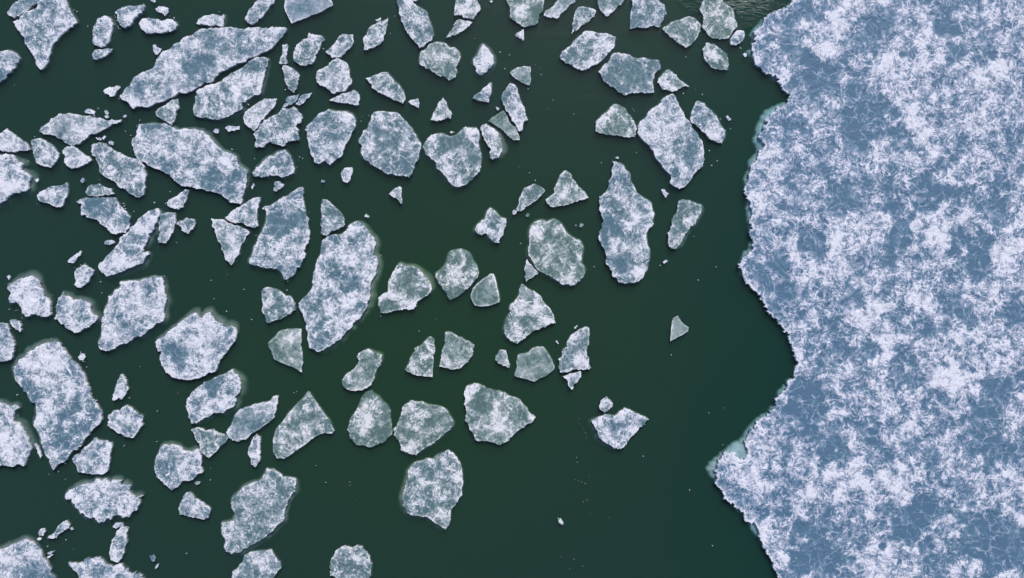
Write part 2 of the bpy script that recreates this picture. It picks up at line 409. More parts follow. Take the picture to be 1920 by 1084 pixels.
F('A2', 'long grey floe slanting down to the right, left of the large flat-topped blue floe', '620,290 625,255 670,242 715,250 750,275 785,310 830,325 880,345 935,360 975,400 985,440 980,500 975,560 965,600 945,615 900,595 850,560 790,520 740,490 700,465 672,430 660,380 650,340 625,330', .52, .25, .19, 'E3 S2', '740,370,40,-.25 840,440,50,-.15')
F('B2', 'large blue-white floe slanting down right, with a smooth blue lower right corner', '-194,250 -164,200 -149,150 -144,118 -34,112 26,112 60,125 100,150 160,148 240,150 290,165 330,195 360,240 395,275 440,310 490,325 515,335 525,385 560,415 590,425 585,490 575,560 555,620 545,662 500,650 440,618 370,580 280,555 200,545 110,510 60,460 0,430 -94,385 -169,330 -179,275', .60, .10, .27, 'NE7 E3', '60,400,70,-.55 370,470,80,-.6 480,560,90,-.4 -100,150,60,-.5 320,520,50,-.5 200,220,110,.15 230,460,50,.3 460,400,80,.2 540,380,40,.3 -60,300,80,.2')
F('A2', 'large snowy white floe with a green submerged right side, cut by the left edge', '-60,320 60,322 95,345 150,390 135,430 185,450 205,480 190,530 175,570 120,585 60,600 20,640 -60,670', .85, .05, .30, 'E10 SE12 NE8', rough=0.14)
F('A2', 'small white floe like a shark fin below the shield-shaped floe', '250,610 275,575 320,550 350,538 400,535 450,512 458,560 450,610 430,640 425,670 385,682 345,665 300,650 260,630', .70, .1, .19, 'SE3')
F('A2', 'little grey oval floe resting on top of the pale blue cobbled floe', '578,580 590,550 640,532 700,540 755,555 772,590 740,600 690,604 620,606 590,600', .38, .35, .13, 'all1')
F('A2', 'pale blue cobbled floe slanting down right, under the little grey oval', '518,640 550,625 620,618 700,614 780,615 800,650 830,690 865,730 872,780 880,800 850,858 800,858 750,855 715,815 660,770 600,755 548,735 545,690 555,655 530,655', .46, .12, .19, 'all2', '680,700,90,-.35 600,690,40,-.3 780,740,50,-.2 800,810,60,.2')
F('A4', 'white boot-shaped floe leaning right with a dark submerged sole, centre left', '1010,-20 1070,-35 1080,0 1065,30 1045,70 1045,105 1010,135 995,190 970,230 960,265 1000,258 1005,280 975,310 960,340 900,360 850,380 800,400 750,415 720,428 690,405 665,370 675,335 720,290 775,235 810,190 850,140 880,100 930,50 965,20', .66, .08, .28, 'E7 SE9 S5', '880,270,40,-.45 940,180,30,-.2 900,350,50,.3 1040,0,30,-.4')
F('A2', 'narrow upright grey floe at the top right of the boot-shaped floe', '1088,725 1125,715 1180,718 1188,760 1178,810 1160,860 1140,900 1125,922 1075,922 1068,895 1085,850 1080,800', .52, .3, .16)
F('A2', 'little grey clover-shaped floe right of the narrow upright one', '1195,795 1215,770 1250,757 1320,770 1322,795 1305,830 1275,860 1245,850 1230,820', .48, .35, .14, 'all1')
F('A2', 'small white floe with a pointed top below the large flat-topped blue floe', '1130,650 1165,620 1215,590 1255,560 1275,565 1265,620 1240,680 1205,695 1165,685 1135,670', .66, .25, .17, 'S4')
# --- left, middle and lower
F('A4', 'small round cobbled floe left of the heel of the boot-shaped floe', '505,400 520,370 560,352 600,365 635,385 632,410 605,440 585,475 550,500 530,505 500,485 515,460 508,430', .68, .1, .2, 'SE3')
F('A4', 'snowy white floe with fingers of snow on its left side and a greenish upper lobe', '50,515 65,480 105,460 145,440 200,425 240,440 265,475 285,530 315,570 335,625 342,680 310,700 255,690 200,695 150,680 135,630 110,600 70,605 60,570 75,545', .88, .02, .30, 'N13 NE8 S8', rough=0.16)
F('A4', 'white rounded floe between the snow-fingered floe and the big parallelogram', '375,640 390,590 425,537 455,560 500,590 545,580 585,600 615,630 620,680 655,705 640,740 590,770 540,805 500,810 450,780 410,745 370,715 385,680', .76, .05, .27, 'E9 NE11 S3', '410,600,40,-.2', rough=0.13)
F('A4', 'big white parallelogram floe with a grey-green submerged right side', '672,910 670,860 690,790 700,700 715,640 735,560 775,520 820,490 810,465 880,452 950,460 1010,440 1090,428 1105,470 1115,530 1130,580 1110,640 1115,690 1105,732 1060,745 1020,780 950,835 880,865 820,885 770,920 715,933', .70, .04, .29, 'E11 SE5 NW5', '840,740,60,-.35 1000,520,50,-.25 900,650,60,-.1 880,820,50,-.15 1000,640,80,.1')
F('A4', 'tiny white floe beside the left edge, above the largest left-hand floe', '65,725 100,720 130,730 145,790 135,805 105,785 80,755', .80, .1, .14, 'E2 SE2')
F('A4', 'rounded white-blue floe cut by the left edge just above the tall left-hand floe', '-50,740 10,740 40,745 60,800 80,840 97,890 92,940 75,990 35,1000 -50,1035', .62, .05, .23, 'S3')
F('A6', 'tallest left-hand floe, white above and blue below, with a broad submerged left ledge', '100,385 88,325 130,268 185,222 240,190 300,160 360,150 400,155 440,210 490,280 540,340 575,400 605,470 640,550 665,590 685,640 680,690 640,730 600,780 560,830 520,880 465,915 450,950 400,972 380,990 360,1015 345,985 335,940 290,860 275,800 250,740 230,690 245,620 240,560 215,560 178,490 130,435', .66, .03, .30, 'W4 NW6 N5', '105,340,40,-.55 165,450,42,-.55 205,540,30,-.4 440,810,90,-.65 520,560,90,-.35 450,690,70,-.4 560,760,70,-.35 260,280,130,.25 300,590,70,.3 460,380,40,-.2 230,450,35,-.35')
F('A6', 'large snowy floe with a dark green rim, cut by the left edge below the tallest', '-50,580 20,570 60,590 110,578 125,600 90,640 85,690 130,700 160,760 190,830 210,870 190,920 160,990 100,985 40,985 -50,1000', .72, .06, .29, 'E11 NE9 N4', '90,740,50,-.3 30,900,60,.2')
F('A6', 'thin upright grey dagger of ice above the small cobbled nugget-like floe', '820,365 838,385 855,440 868,470 850,505 822,540 800,525 770,548 758,530 780,475 795,410', .58, .25, .16)
F('A6', 'small knobbly floe with a grey hollow, right of the tallest left-hand floe', '730,660 750,635 800,620 850,578 890,595 930,635 968,655 955,690 960,720 930,760 900,800 860,795 820,770 785,755 765,735 725,712 745,680', .60, .12, .22, 'NE4 SE3', '850,690,45,-.35', rough=0.14)
F('A6', 'small blocky white-grey floe at the lower right foot of the tallest floe', '490,940 515,910 550,905 555,880 600,840 640,795 680,815 750,830 758,860 740,930 735,1000 720,1030 690,1048 640,1045 590,1040 530,1030 510,980', .60, .08, .24, 'NE3')
F('A7', 'white spiky oval floe ringed by green submerged ice, lower left', '440,540 450,510 490,490 520,465 570,450 620,440 650,412 690,425 740,440 760,420 820,425 840,460 875,455 870,500 900,530 920,545 965,528 940,590 905,625 875,670 830,680 770,660 750,690 700,705 650,690 590,670 540,650 520,610 495,580 485,545', .80, .03, .30, 'N9 NE10 S6 SW4', '', 1.15, rough=0.17)
F('A7', 'round grey-white floe with a dark centre and a notched right side, lower left', '1050,360 1055,280 1080,220 1110,178 1160,180 1220,195 1250,225 1330,210 1350,230 1365,270 1358,330 1375,365 1330,385 1280,425 1230,430 1200,470 1160,490 1130,460 1100,430 1060,395', .60, .12, .24, 'N9 SE3', '1190,310,55,-.45')
F('A7', 'small smooth grey bean-shaped floe below the round dark-centred floe', '1208,610 1225,570 1240,530 1260,507 1305,520 1345,560 1390,590 1425,615 1420,645 1385,685 1310,675 1215,655', .52, .2, .18, 'all1', '', .85)
F('A7', 'slender ragged sliver of ice pointing up right, near the lower left corner', '320,815 350,790 385,745 420,710 445,695 468,720 465,745 430,765 400,785 380,812 340,818', .60, .2, .15, 'all1')
F('A7', 'upright grey finger-shaped floe under the white spiky oval', '748,960 745,880 760,820 790,760 825,738 868,750 855,800 845,860 830,930 800,975 770,970', .50, .25, .18, 'E3')
F('A7', 'large blue-white floe filling the bottom left corner', '-50,900 20,890 60,870 110,850 180,828 220,840 250,870 280,920 310,970 340,1020 370,1084 390,1140 -50,1140', .55, .03, .28, 'N10 NE4', '200,1000,70,-.2 60,950,60,.15')
F('A7', 'ragged white floe with jagged top cut by the bottom edge, lower left', '465,975 490,985 540,980 575,1000 575,955 620,955 665,945 700,975 715,1000 770,1005 800,990 860,1020 890,1060 960,1070 980,1140 560,1140 530,1060 490,1020 470,1000', .66, .08, .25, 'E5 NE4', '640,1040,50,-.4', rough=0.16)
# --- second column, top
F('B0', 'smooth leaning grey-white floe cut by the top edge, left of the flat smooth plate', '575,130 590,100 605,60 640,20 680,-22 780,-22 750,30 720,75 690,115 650,150 620,165 590,150', .60, .2, .22, 'SE6')
F('B0', 'flat smooth pale blue plate cut by the top edge of the picture', '840,45 845,15 850,-22 1145,-22 1172,35 1100,75 1020,105 950,135 890,158 870,120 850,80', .50, .08, .16, 'all1', '', .4, .03)
F('B0', 'thin bottle-shaped sliver of ice right of the tip of the longest floe', '830,305 862,300 860,345 855,385 865,428 830,433 805,430 820,385 830,345', .48, .4, .12, 'all1')
F('B0', 'small grey drop-shaped floe just below the bottle-shaped sliver', '832,440 860,447 905,465 942,500 940,535 930,575 920,605 905,630 880,610 860,575 845,530 835,480', .50, .4, .15)
F('B0', 'grey-white upright floe with a darker pointed upper right corner, upper middle left', '905,400 905,350 925,305 965,270 1005,255 1010,220 1045,235 1095,240 1110,265 1090,300 1070,345 1050,395 1030,430 985,445 940,435 910,418', .54, .35, .18, 'E5', '1080,260,40,-.35')
F('B0', 'small grey-white slanting floe, second to the right of the longest floe tip', '1118,350 1150,320 1195,280 1215,245 1260,232 1305,235 1310,270 1300,315 1260,345 1225,385 1190,392 1150,370', .58, .35, .17, 'SW2', '1240,270,30,-.3')
F('B0', 'round grey-white mottled floe above the small right-pointing wedge', '1058,515 1075,475 1120,450 1160,415 1220,398 1265,425 1280,480 1285,520 1300,560 1270,595 1230,620 1175,635 1140,605 1100,580 1060,555', .54, .3, .2, 'SE4', '1210,560,20,.4')
F('B0', 'small wedge-shaped floe tapering left, under the round mottled floe', '1145,675 1200,650 1255,630 1315,607 1340,625 1352,665 1345,712 1290,705 1230,695 1160,685', .58, .3, .15)
F('B0', 'smooth grey egg-shaped floe left of the spiky-sided square floe', '562,800 575,760 620,725 670,690 730,670 790,668 780,705 740,755 700,810 660,860 630,885 595,860 570,830', .50, .3, .17, 'NE3 S2', '', .75)
F('B0', 'squarish white floe with a spiky right side and a grey hollow', '640,920 670,870 700,820 760,785 800,770 860,735 905,722 935,760 970,795 945,835 920,850 940,875 935,910 943,940 890,950 850,970 822,992 780,975 740,960 700,995 640,995', .56, .25, .21, 'all2', '840,840,60,-.35', rough=0.14)
F('B2', 'tall pale blue shield-shaped floe with a pointed bottom, upper middle', '995,130 1035,90 1085,40 1145,20 1200,32 1265,35 1320,75 1325,115 1310,160 1280,220 1245,290 1215,345 1180,370 1150,395 1115,365 1085,385 1050,380 1020,320 1005,240 998,180', .56, .1, .24, 'NE6 S7', '1120,90,50,-.3 1180,130,30,-.3 1180,200,60,-.1')
F('B2', 'white cloud-shaped floe tapering left, above the tall blue-bellied floe', '622,445 650,415 690,385 730,345 790,310 845,290 880,330 895,370 910,420 905,450 850,470 825,480 800,465 740,462 690,478 635,472', .68, .2, .22, 'SE9 N4 NW3')
F('B2', 'bow-tie half of pale ice, the upper piece of two split by a thin dark crack', '437,755 480,710 540,680 590,650 630,620 685,612 670,650 655,700 655,760 665,805 640,820 590,808 530,786 450,762', .56, .3, .17)
F('B2', 'downward-pointing grey triangle, the lower piece of two split by a thin dark crack', '345,755 400,762 440,772 490,799 560,826 605,848 580,890 550,940 535,1000 500,1050 482,1072 460,1050 430,990 415,940 390,910 380,870 350,810', .48, .3, .19, 'E5 SE2', '', .75)
F('B4', 'tall floe with smooth blue belly and hooked bottom, left of the giant curved floe', '965,-178 972,-140 978,-60 985,0 1000,80 1012,140 1005,200 985,280 950,360 900,420 845,450 820,400 790,375 710,370 640,355 600,330 630,260 660,190 690,130 715,60 720,20 712,-30 760,-60 820,-100 880,-135 930,-170', .54, .12, .25, 'W4 SW4 SE3', '840,90,100,-.6 900,280,60,-.35 920,380,50,-.25 720,300,70,.25 900,-70,70,.1 960,120,50,.15 950,20,50,-.3')
F('B2', 'small grey fin-shaped floe just above the giant curved floe', '1105,625 1130,628 1165,665 1210,700 1240,745 1255,800 1215,820 1160,845 1110,870 1090,860 1095,820 1090,760 1090,690', .50, .4, .17, 'SW2')
F('B4', 'giant curved floe like a slipper in the middle of the picture', '1100,180 1150,150 1220,145 1260,120 1290,70 1330,55 1370,70 1410,120 1450,165 1464,200 1439,280 1469,300 1469,360 1444,440 1424,480 1425,560 1400,640 1340,720 1290,780 1230,840 1180,880 1120,915 1065,938 1015,915 1000,860 990,790 975,710 940,620 960,580 1000,550 1035,500 1035,430 1055,370 1080,290 1090,230', .57, .15, .28, 'E8 SE9 NE4 W2', '1260,470,90,-.45 1080,760,35,-.3 1240,200,70,-.4 1150,350,60,-.3 1100,520,60,-.3 1250,680,120,.22 1380,330,70,.2 1340,110,50,.25 1090,860,40,-.3')
F('B4', 'small grey floe with a blunt right nose, left of the giant curved floe', '690,520 735,500 780,512 830,540 880,560 915,610 920,655 870,685 810,720 745,742 715,725 710,690 688,660 698,610 688,580', .50, .45, .17)
F('B4', 'bare grey-green floe like a shark tooth with a point at its lower right', '735,875 775,840 800,805 860,785 920,780 958,783 960,850 962,930 968,1010 962,1080 925,1055 880,1035 820,1010 775,990 755,930 738,905', .20, .85, .13, 'W3', '870,870,55,.35', .6, .05)
F('B6', 'large white floe with a smooth blue patch at its left, lower middle left', '-34,150 20,115 60,75 130,20 190,-20 232,-48 280,-10 340,-55 380,10 430,50 480,40 515,75 515,110 480,170 440,230 405,270 375,345 330,355 270,390 210,408 140,400 80,385 40,355 5,285 0,240 10,205 -12,215 -28,180', .66, .05, .29, 'N11 NE9', '110,230,90,-.7 60,160,50,-.4 300,60,110,.25 250,250,90,-.05')
F('B6', 'white floe with a dark grey pool at its top and a greenish right rim', '180,600 178,560 200,520 240,470 300,420 370,390 430,370 490,335 520,370 545,430 540,490 505,520 505,580 470,600 430,630 370,625 310,660 260,690 215,702 195,660', .64, .1, .26, 'E9 SE7 NE4', '370,430,75,-.65 400,520,60,.25')
F('B6', 'small grey triangular floe with pale ridges, pointing down, below the dark-pooled floe', '208,745 240,732 285,735 300,755 360,745 410,770 460,800 445,830 400,870 355,915 335,937 300,915 270,870 245,815', .42, .5, .16, 'all1')
F('B6', 'grey leaf-shaped floe with a spiked upper right corner, left of the bare triangular floe', '448,760 460,735 490,690 510,640 560,605 640,570 700,555 750,545 775,515 800,515 795,570 785,620 775,660 700,720 640,760 580,810 530,825 490,815 460,790', .46, .3, .18, 'all2', '540,680,60,-.2 700,650,60,.12', .75)
F('B6', 'thin upright white sliver above the large cracked floe', '650,775 680,790 675,840 680,900 680,945 660,970 645,1000 620,980 610,930 600,870 620,820', .74, .15, .2, 'E3')
F('B6', 'bare teal triangular floe pointing up with snow only on its lower left', '1005,482 1040,530 1080,590 1130,660 1160,705 1182,750 1165,770 1110,765 1060,785 1000,830 940,870 890,910 840,940 790,935 765,890 765,820 785,740 830,690 880,620 940,560', .22, .6, .16, 'all3', '850,790,100,.45 970,740,45,.4 1000,590,35,.45 1100,700,40,.4 940,650,50,.2', .8, .04)
F('B7', 'large cracked greenish floe of several joined plates, lower middle left', '415,710 470,705 500,700 510,660 492,620 480,570 510,520 560,470 620,440 670,430 700,390 720,340 760,345 810,375 850,400 895,405 920,450 915,500 880,540 860,580 845,620 840,680 800,720 760,770 700,820 640,850 590,880 520,910 450,905 432,870 445,840 420,790', .44, .45, .24, 'SE7 NW6 S3 E5', '490,760,80,.3 610,650,50,.3 640,500,70,.25 880,440,50,.25 720,520,40,.2 820,460,60,-.3 690,640,60,-.2 780,650,60,-.25 720,760,60,-.1 530,650,40,-.3')
F('B7', 'blue-grey floe cut by the bottom edge, below the large cracked floe', '475,1140 490,1040 540,990 570,930 640,905 690,895 750,895 780,940 815,975 820,1005 790,1050 760,1084 740,1140', .34, .35, .2, 'NE4', '660,1010,60,.15')
F('B7', 'grey dome-shaped floe cut by the bottom edge, middle of the picture', '1150,1040 1155,970 1190,900 1250,865 1300,880 1370,868 1390,900 1420,950 1435,1010 1430,1070 1380,1090 1200,1100 1155,1070', .42, .5, .2, 'SE4', '1260,1030,50,-.3 1300,950,60,.15')
# --- middle
F('C0', 'small tilted leaf-shaped floe left of the long slab cut by the top edge', '295,335 293,270 320,235 325,200 370,165 410,140 460,115 455,165 445,215 425,280 400,300 360,325 310,338', .50, .4, .17)
F('C0', 'long grey-white slab cut by the top edge and touching the snow-centred floe below', '520,-22 600,-22 650,35 715,70 740,130 760,190 770,235 750,275 700,315 675,325 640,280 590,220 560,150 535,85 525,30', .56, .3, .22, 'E3 W2', '690,50,40,-.2 640,140,50,.15')
F('C0', 'grey floe with a snowy middle cut by the top edge, right of the long slab', '920,-22 1050,-22 1085,40 1088,60 1060,90 1030,130 970,118 910,105 915,40', .50, .5, .18, 'all2', '990,50,50,.2')
F('C0', 'thin grey shard with a curved tail pointing down left, near the top', '905,165 945,130 1000,138 1032,150 990,190 930,230 848,262 870,235 895,200', .38, .6, .12, 'all1')
F('C0', 'hexagonal greenish floe with a snowy centre touching the end of the long slab', '675,385 690,345 730,315 790,285 840,290 880,325 950,375 940,420 920,455 930,490 915,525 870,542 830,515 780,495 720,465 680,440', .28, .65, .18, 'all3', '820,400,70,.45 900,505,25,.5 760,400,40,.1 700,380,25,.25', .9)
F('C0', 'small white floe wrapped in a dark translucent rim, upper middle', '1040,400 1070,370 1085,320 1110,295 1140,330 1170,370 1178,420 1155,460 1110,490 1090,510 1055,480 1040,440', .70, .3, .22, 'all5 S4 E3')
F('C0', 'grey-white tongue-shaped floe slanting down right, upper middle', '308,530 350,520 420,490 460,490 490,530 530,570 560,615 580,665 560,700 510,680 450,650 390,625 350,575', .52, .4, .18, 'NE3')
F('C0', 'small snow-topped triangular floe on open water above the heart-shaped floe', '748,812 770,760 800,700 832,660 855,685 870,740 895,775 885,805 840,808 780,818', .56, .5, .18, 'all2', '800,690,40,.2 870,780,25,.3 770,800,20,.3')
F('C0', 'small bright white triangle with a grey right edge, left of the long knobbly floe', '1030,665 1070,630 1110,595 1145,560 1165,560 1162,620 1140,695 1105,685 1070,680', .85, .2, .18, 'E3')
F('C0', 'small grey smooth triangle pointing left, above the long knobbly floe', '1285,490 1330,460 1380,447 1425,450 1425,510 1420,577 1370,560 1320,530', .38, .6, .13, 'all1', '', .6, .04)
F('D0', 'long knobbly grey floe with a round plate frozen into it, upper middle', '205,558 235,575 255,620 270,670 295,720 310,770 325,815 290,845 280,885 258,885 240,840 200,780 170,740 148,680 155,625 180,595', .56, .3, .18, 'SE2', '210,720,40,-.1 200,590,30,.2')
F('D0', 'dull smooth grey-green floe behind the lower left side of the long knobbly floe', '60,820 110,780 155,748 185,785 195,825 240,862 260,910 270,950 225,950 185,915 130,865', .18, .9, .11, 'all2', '220,900,35,.3', .5, .05)
F('D0', 'white crescent-shaped floe with a dark smooth hollow, right of the heart-shaped floe', '12,850 40,838 80,865 125,910 145,970 150,1020 130,1060 85,1080 65,1070 70,1000 45,970 20,920', .62, .5, .2, 'E10 SE5', '50,930,30,-.6 100,900,35,.3')
F('C2', 'large round floe with a blue-green middle and snowy rim, upper middle', '265,215 290,180 325,150 340,100 365,35 430,30 520,40 560,75 605,130 650,190 680,240 685,280 670,350 640,420 605,482 550,468 470,455 400,420 350,395 300,360 275,300', .46, .25, .26, 'SW6 E3', '330,300,80,.35 650,230,50,.2 540,270,50,.25 450,240,80,-.2 360,90,55,-.35 560,370,60,-.15 570,200,50,-.25')
F('C2', 'heart-shaped floe with snowy shoulders and a grey-green middle', '695,275 730,210 780,185 830,180 880,205 930,190 990,135 1055,140 1080,185 1070,240 1090,310 1095,380 1085,440 1040,480 985,530 940,545 890,525 850,470 810,430 770,360 715,325', .44, .45, .24, 'SW7 S4 NE3', '1010,180,80,.45 770,250,55,.25 930,500,50,.3 880,370,70,.2 890,240,70,-.35 1040,350,60,-.3 960,270,60,-.25')
F('C2', 'tiny bright triangle of ice alone on open water below the large round floe', '465,590 500,560 540,540 555,570 552,620 555,655 520,620', .72, .5, .14, 'all1')
F('C2', 'white four-lobed floe like a star with a dark centre, middle of the picture', '1050,830 1075,790 1120,760 1130,710 1155,682 1185,705 1215,745 1260,760 1262,790 1250,820 1240,870 1215,925 1180,920 1145,890 1130,860 1060,855', .68, .45, .22, 'W5 SW5 NE3', '1170,810,30,-.6 1080,830,30,.3 1200,890,30,.2 1150,720,30,.2')
F('D2', 'grey-white teardrop floe with a tail pointing down left, centre right', '245,690 265,620 300,550 345,535 390,530 420,550 440,565 405,610 360,650 300,695 255,710', .46, .55, .18, 'all2', '330,610,50,.25 420,560,25,-.3')
F('D2', 'grey-green three-pointed floe left of the tall lozenge with the pointed top', '445,630 505,585 515,535 540,465 580,432 615,455 650,510 700,570 738,620 680,632 590,665 490,680 455,655', .28, .65, .17, 'all2', '600,600,70,.32 580,460,25,.25', .8)
F('D4', 'tall blue lozenge floe with a pointed neck at the top, right of centre', '900,-357 945,-345 995,-285 1015,-220 1055,-160 1110,-100 1165,-45 1182,0 1165,45 1165,90 1130,130 1130,200 1150,245 1150,300 1135,370 1110,430 1080,460 1030,472 940,468 900,430 875,360 850,270 820,200 802,155 825,100 822,0 808,-110 850,-140 870,-190 890,-240 895,-300', .48, .15, .26, 'E3 S3', '890,110,90,-.5 950,350,80,-.3 1010,260,60,-.2 1020,-80,80,.1 1080,40,80,.12 930,-320,50,.25 1100,430,50,.2 1010,-190,40,-.3')
F('D4', 'big four-lobed floe with a dark hollow near its top, right of centre', '345,85 390,50 450,65 500,38 540,60 580,120 625,160 685,190 702,240 690,300 710,370 700,430 660,465 620,488 560,485 510,450 460,420 400,390 355,320 325,240 330,160', .36, .75, .25, 'all4 SW4', '380,120,55,.5 530,100,50,.35 490,300,90,.32 580,430,70,.4 475,165,60,-.4 660,370,60,-.25 640,230,60,-.08 360,240,40,-.25', .95)
F('D4', 'tiny smooth white triangle touching the left side of the four-lobed hollow floe', '318,313 345,345 395,400 350,440 315,470 300,430 300,370', .62, .5, .14, 'all1', '', .5)
F('D4', 'grey-green floe crossed by a white band, with a pointed top, right of centre', '285,478 330,510 385,540 420,590 470,640 500,690 510,745 450,765 390,790 320,830 240,878 205,860 165,810 160,780 190,700 205,620 245,580 265,520', .36, .6, .22, 'W3 SW3', '330,570,60,-.2 290,650,60,.45 390,660,50,.45 330,740,50,-.15 230,820,60,.35 440,740,40,.35 330,740,25,.3')
F('C4', 'smooth greenish half-shield floe with a pale rim, centre', '1020,560 1035,510 1070,470 1110,440 1150,410 1178,410 1195,470 1210,540 1220,595 1180,615 1110,630 1050,625 1030,590', .22, .75, .15, 'E2', '1090,610,35,.35 1150,440,30,.2', .6, .05, .35)
F('C4', 'white-centred floe wrapped in a wide grey-green translucent skirt, centre', '782,430 790,400 840,360 860,320 868,265 905,248 960,238 1010,262 1035,310 1065,350 1078,400 1050,450 1000,510 940,555 880,588 850,530 810,480', .16, .95, .16, 'all2 W3', '910,390,90,.55 900,270,25,.25 960,440,60,.35 1040,380,40,.5 850,440,50,.2', .95, .075, .0)
F('C4', 'angular floe with a dark green hollow and a speckled tail at its lower left', '465,450 490,400 540,335 580,360 640,360 690,400 745,470 755,520 700,570 655,610 640,645 590,650 540,655 470,670 410,670 395,625 395,575 460,535', .38, .65, .22, 'NE9 E4 SW4', '580,480,80,-.35 620,610,55,.45 690,490,50,.15 520,400,30,.3 500,550,35,.3 450,630,60,-.45 400,585,20,.5', 1)
F('C7', 'large floe alone at the bottom middle with a curled snowy rim and a blue-green basin', '595,400 605,345 640,300 700,285 760,280 800,245 865,215 910,245 950,300 965,370 970,450 965,520 930,570 890,620 885,690 850,755 800,720 730,670 650,660 590,640 560,600 560,520 575,460', .40, .5, .22, 'W5 SW9 E2', '760,360,80,-.3 770,560,55,-.35 880,260,50,.35 640,350,45,.35 625,590,40,.5 820,650,60,.5 940,430,50,.25 570,560,40,-.4', 1.0, .075, .2)
F('C6', 'kidney-shaped green-grey floe with a snowy upper end, lower centre', '150,405 175,370 235,325 265,275 250,250 290,210 330,195 380,225 420,235 410,300 380,350 360,410 320,460 280,478 220,480 165,460', .30, .75, .19, 'NE5 E3', '310,225,50,.5 190,400,40,.12 260,460,60,.18', .8, .075, .25)
F('C6', 'upright grey floe with two snow patches, left one of a close pair, lower centre', '575,340 610,260 640,190 700,160 750,110 775,130 778,200 770,290 762,390 700,380 640,372 600,355', .34, .8, .2, 'W4', '680,310,70,.5 720,215,50,.3 740,360,30,-.2')
F('C6', 'quarter-round green floe with a snowy lower left corner, right one of a close pair', '850,80 900,90 960,115 1010,145 1045,170 1035,230 1005,280 960,320 910,333 850,325 808,310 820,240 840,170', .28, .85, .18, 'all2', '845,280,45,.6 950,250,60,.2 920,140,50,.12', .8)
F('C6', 'tiny smooth pale comma-shaped floe left of the dull pentagonal floe', '1190,240 1220,200 1262,212 1270,260 1288,300 1280,325 1240,312 1205,290', .42, .65, .13, 'all1', '1250,300,30,.3', .5)
F('C6', 'upright oval floe with a snowy core and a fuzzy brown-green skirt, lower centre', '185,740 200,680 240,620 270,560 300,510 350,475 400,510 450,570 480,620 485,700 490,770 430,830 345,862 250,850 205,800', .12, 1.0, .17, 'all2', '330,640,110,.62 350,560,60,.45 300,740,70,.5 360,840,45,.5 440,715,30,.4 450,780,40,-.2', 1, .075, .0)
F('C6', 'broad green-grey floe with a snowy stripe and a pointed bottom, lower centre', '495,740 530,690 548,640 560,585 610,545 680,555 750,575 840,595 880,650 905,700 870,750 800,810 730,860 690,880 650,915 600,905 550,880 540,830 500,780', .27, .85, .21, 'all2 S5 E2', '640,700,60,.42 790,740,60,.42 610,880,60,.42 590,590,40,.3 700,810,60,.1', .85)
F('C6', 'large green-grey floe with a sharp right tip and scattered snow, lower centre right', '975,500 990,450 1040,430 1110,445 1180,485 1250,490 1330,530 1380,580 1410,620 1462,660 1445,685 1380,730 1300,790 1250,830 1220,847 1150,825 1060,815 1040,770 1010,720 990,640 975,570', .28, .7, .22, 'all2', '1020,490,55,.55 1180,660,100,.42 1340,560,55,.3 1435,655,35,.6 1210,730,40,.3 1070,720,50,.25 1100,560,60,-.15 1130,780,50,-.1', .9)
F('D6', 'dull pentagonal grey-green floe with no snow, right of the tiny comma-shaped floe', '258,235 320,225 380,182 430,180 460,220 490,270 508,325 470,360 420,390 370,418 310,400 232,378 250,320', .16, .9, .14, 'all2', '420,200,30,.3 270,375,30,.2 460,350,25,.15', .5, .05)
F('D6', 'upright grey floe with a white snowy band across its foot, right of centre', '550,250 560,200 590,150 620,100 665,70 715,45 740,60 740,120 725,180 722,235 740,265 755,325 690,335 610,350 545,358 530,320 530,265', .46, .4, .2, 'W2', '640,305,60,.3 720,290,40,.3 650,210,50,-.2 700,90,40,.15')
F('D6', 'small white pointed floe tucked directly below the white-banded upright floe', '560,380 610,362 682,347 685,380 660,420 625,472 600,445 590,405', .78, .35, .17, 'SW3 S2')
F('D6', 'small grey triangular floe just above the white lacy floe, lower right', '808,580 825,545 855,518 885,545 900,580 880,600 850,628 815,610', .52, .4, .17, 'E4')
F('D6', 'white lacy floe with a sharp right point, alone on dark water lower right', '755,680 800,660 840,645 900,650 950,620 985,597 1030,620 1090,650 1145,675 1120,710 1060,760 1010,810 950,872 905,870 850,830 800,780 775,720', .68, .12, .26, 'W7 SW8 NE2', '1080,690,60,-.3 900,750,50,-.1')
F('E4', 'small smooth grey arrowhead floe alone on open water near the ice sheet', '360,740 370,710 402,693 425,735 475,775 470,800 410,835 350,870 355,810', .36, .85, .11, 'all1', '', .3, .03)
F('E2', 'grey floe tapering down to a bright white foot, right of the tall blue lozenge', '400,660 425,628 480,635 555,660 560,700 530,760 490,810 450,860 430,900 400,950 385,962 340,945 338,890 350,830 375,740', .36, .5, .2, 'E6 SE4', '370,930,35,.6 470,740,50,.2 380,840,30,-.15')
F('E0', 'large white-and-blue diamond floe with ringed hollows, right of centre top', '125,900 130,860 190,790 230,730 290,680 365,635 400,690 440,760 485,830 520,890 560,950 580,1020 585,1080 530,1160 490,1210 450,1262 410,1280 370,1255 350,1180 290,1110 240,1040 200,980 150,930', .62, .08, .28, 'SW6 NW2', '520,1000,60,-.45 430,1060,55,-.35 440,890,60,-.25 250,880,90,.15 300,1060,50,-.2 400,1130,50,.2 410,1260,30,.3')
F('E0', 'snowy knobbly floe slanting down right beside the large ringed diamond floe', '485,800 500,740 535,680 580,700 620,745 665,785 690,850 725,885 720,930 700,972 660,960 600,920 550,870 510,840', .62, .15, .24, 'NE3 SE3', '560,820,45,-.4 660,900,50,.25')
F('D0', 'semicircular dull grey floe with a white lace arch, upper right of centre', '782,890 785,830 830,780 880,730 930,708 980,730 1015,780 1045,830 1048,925 980,928 900,918 830,905', .22, .7, .18, 'all2 N3', '830,800,40,.4 900,760,40,.4 970,770,40,.4 1010,830,30,.35 1010,910,30,.35 910,850,50,-.15', .9)
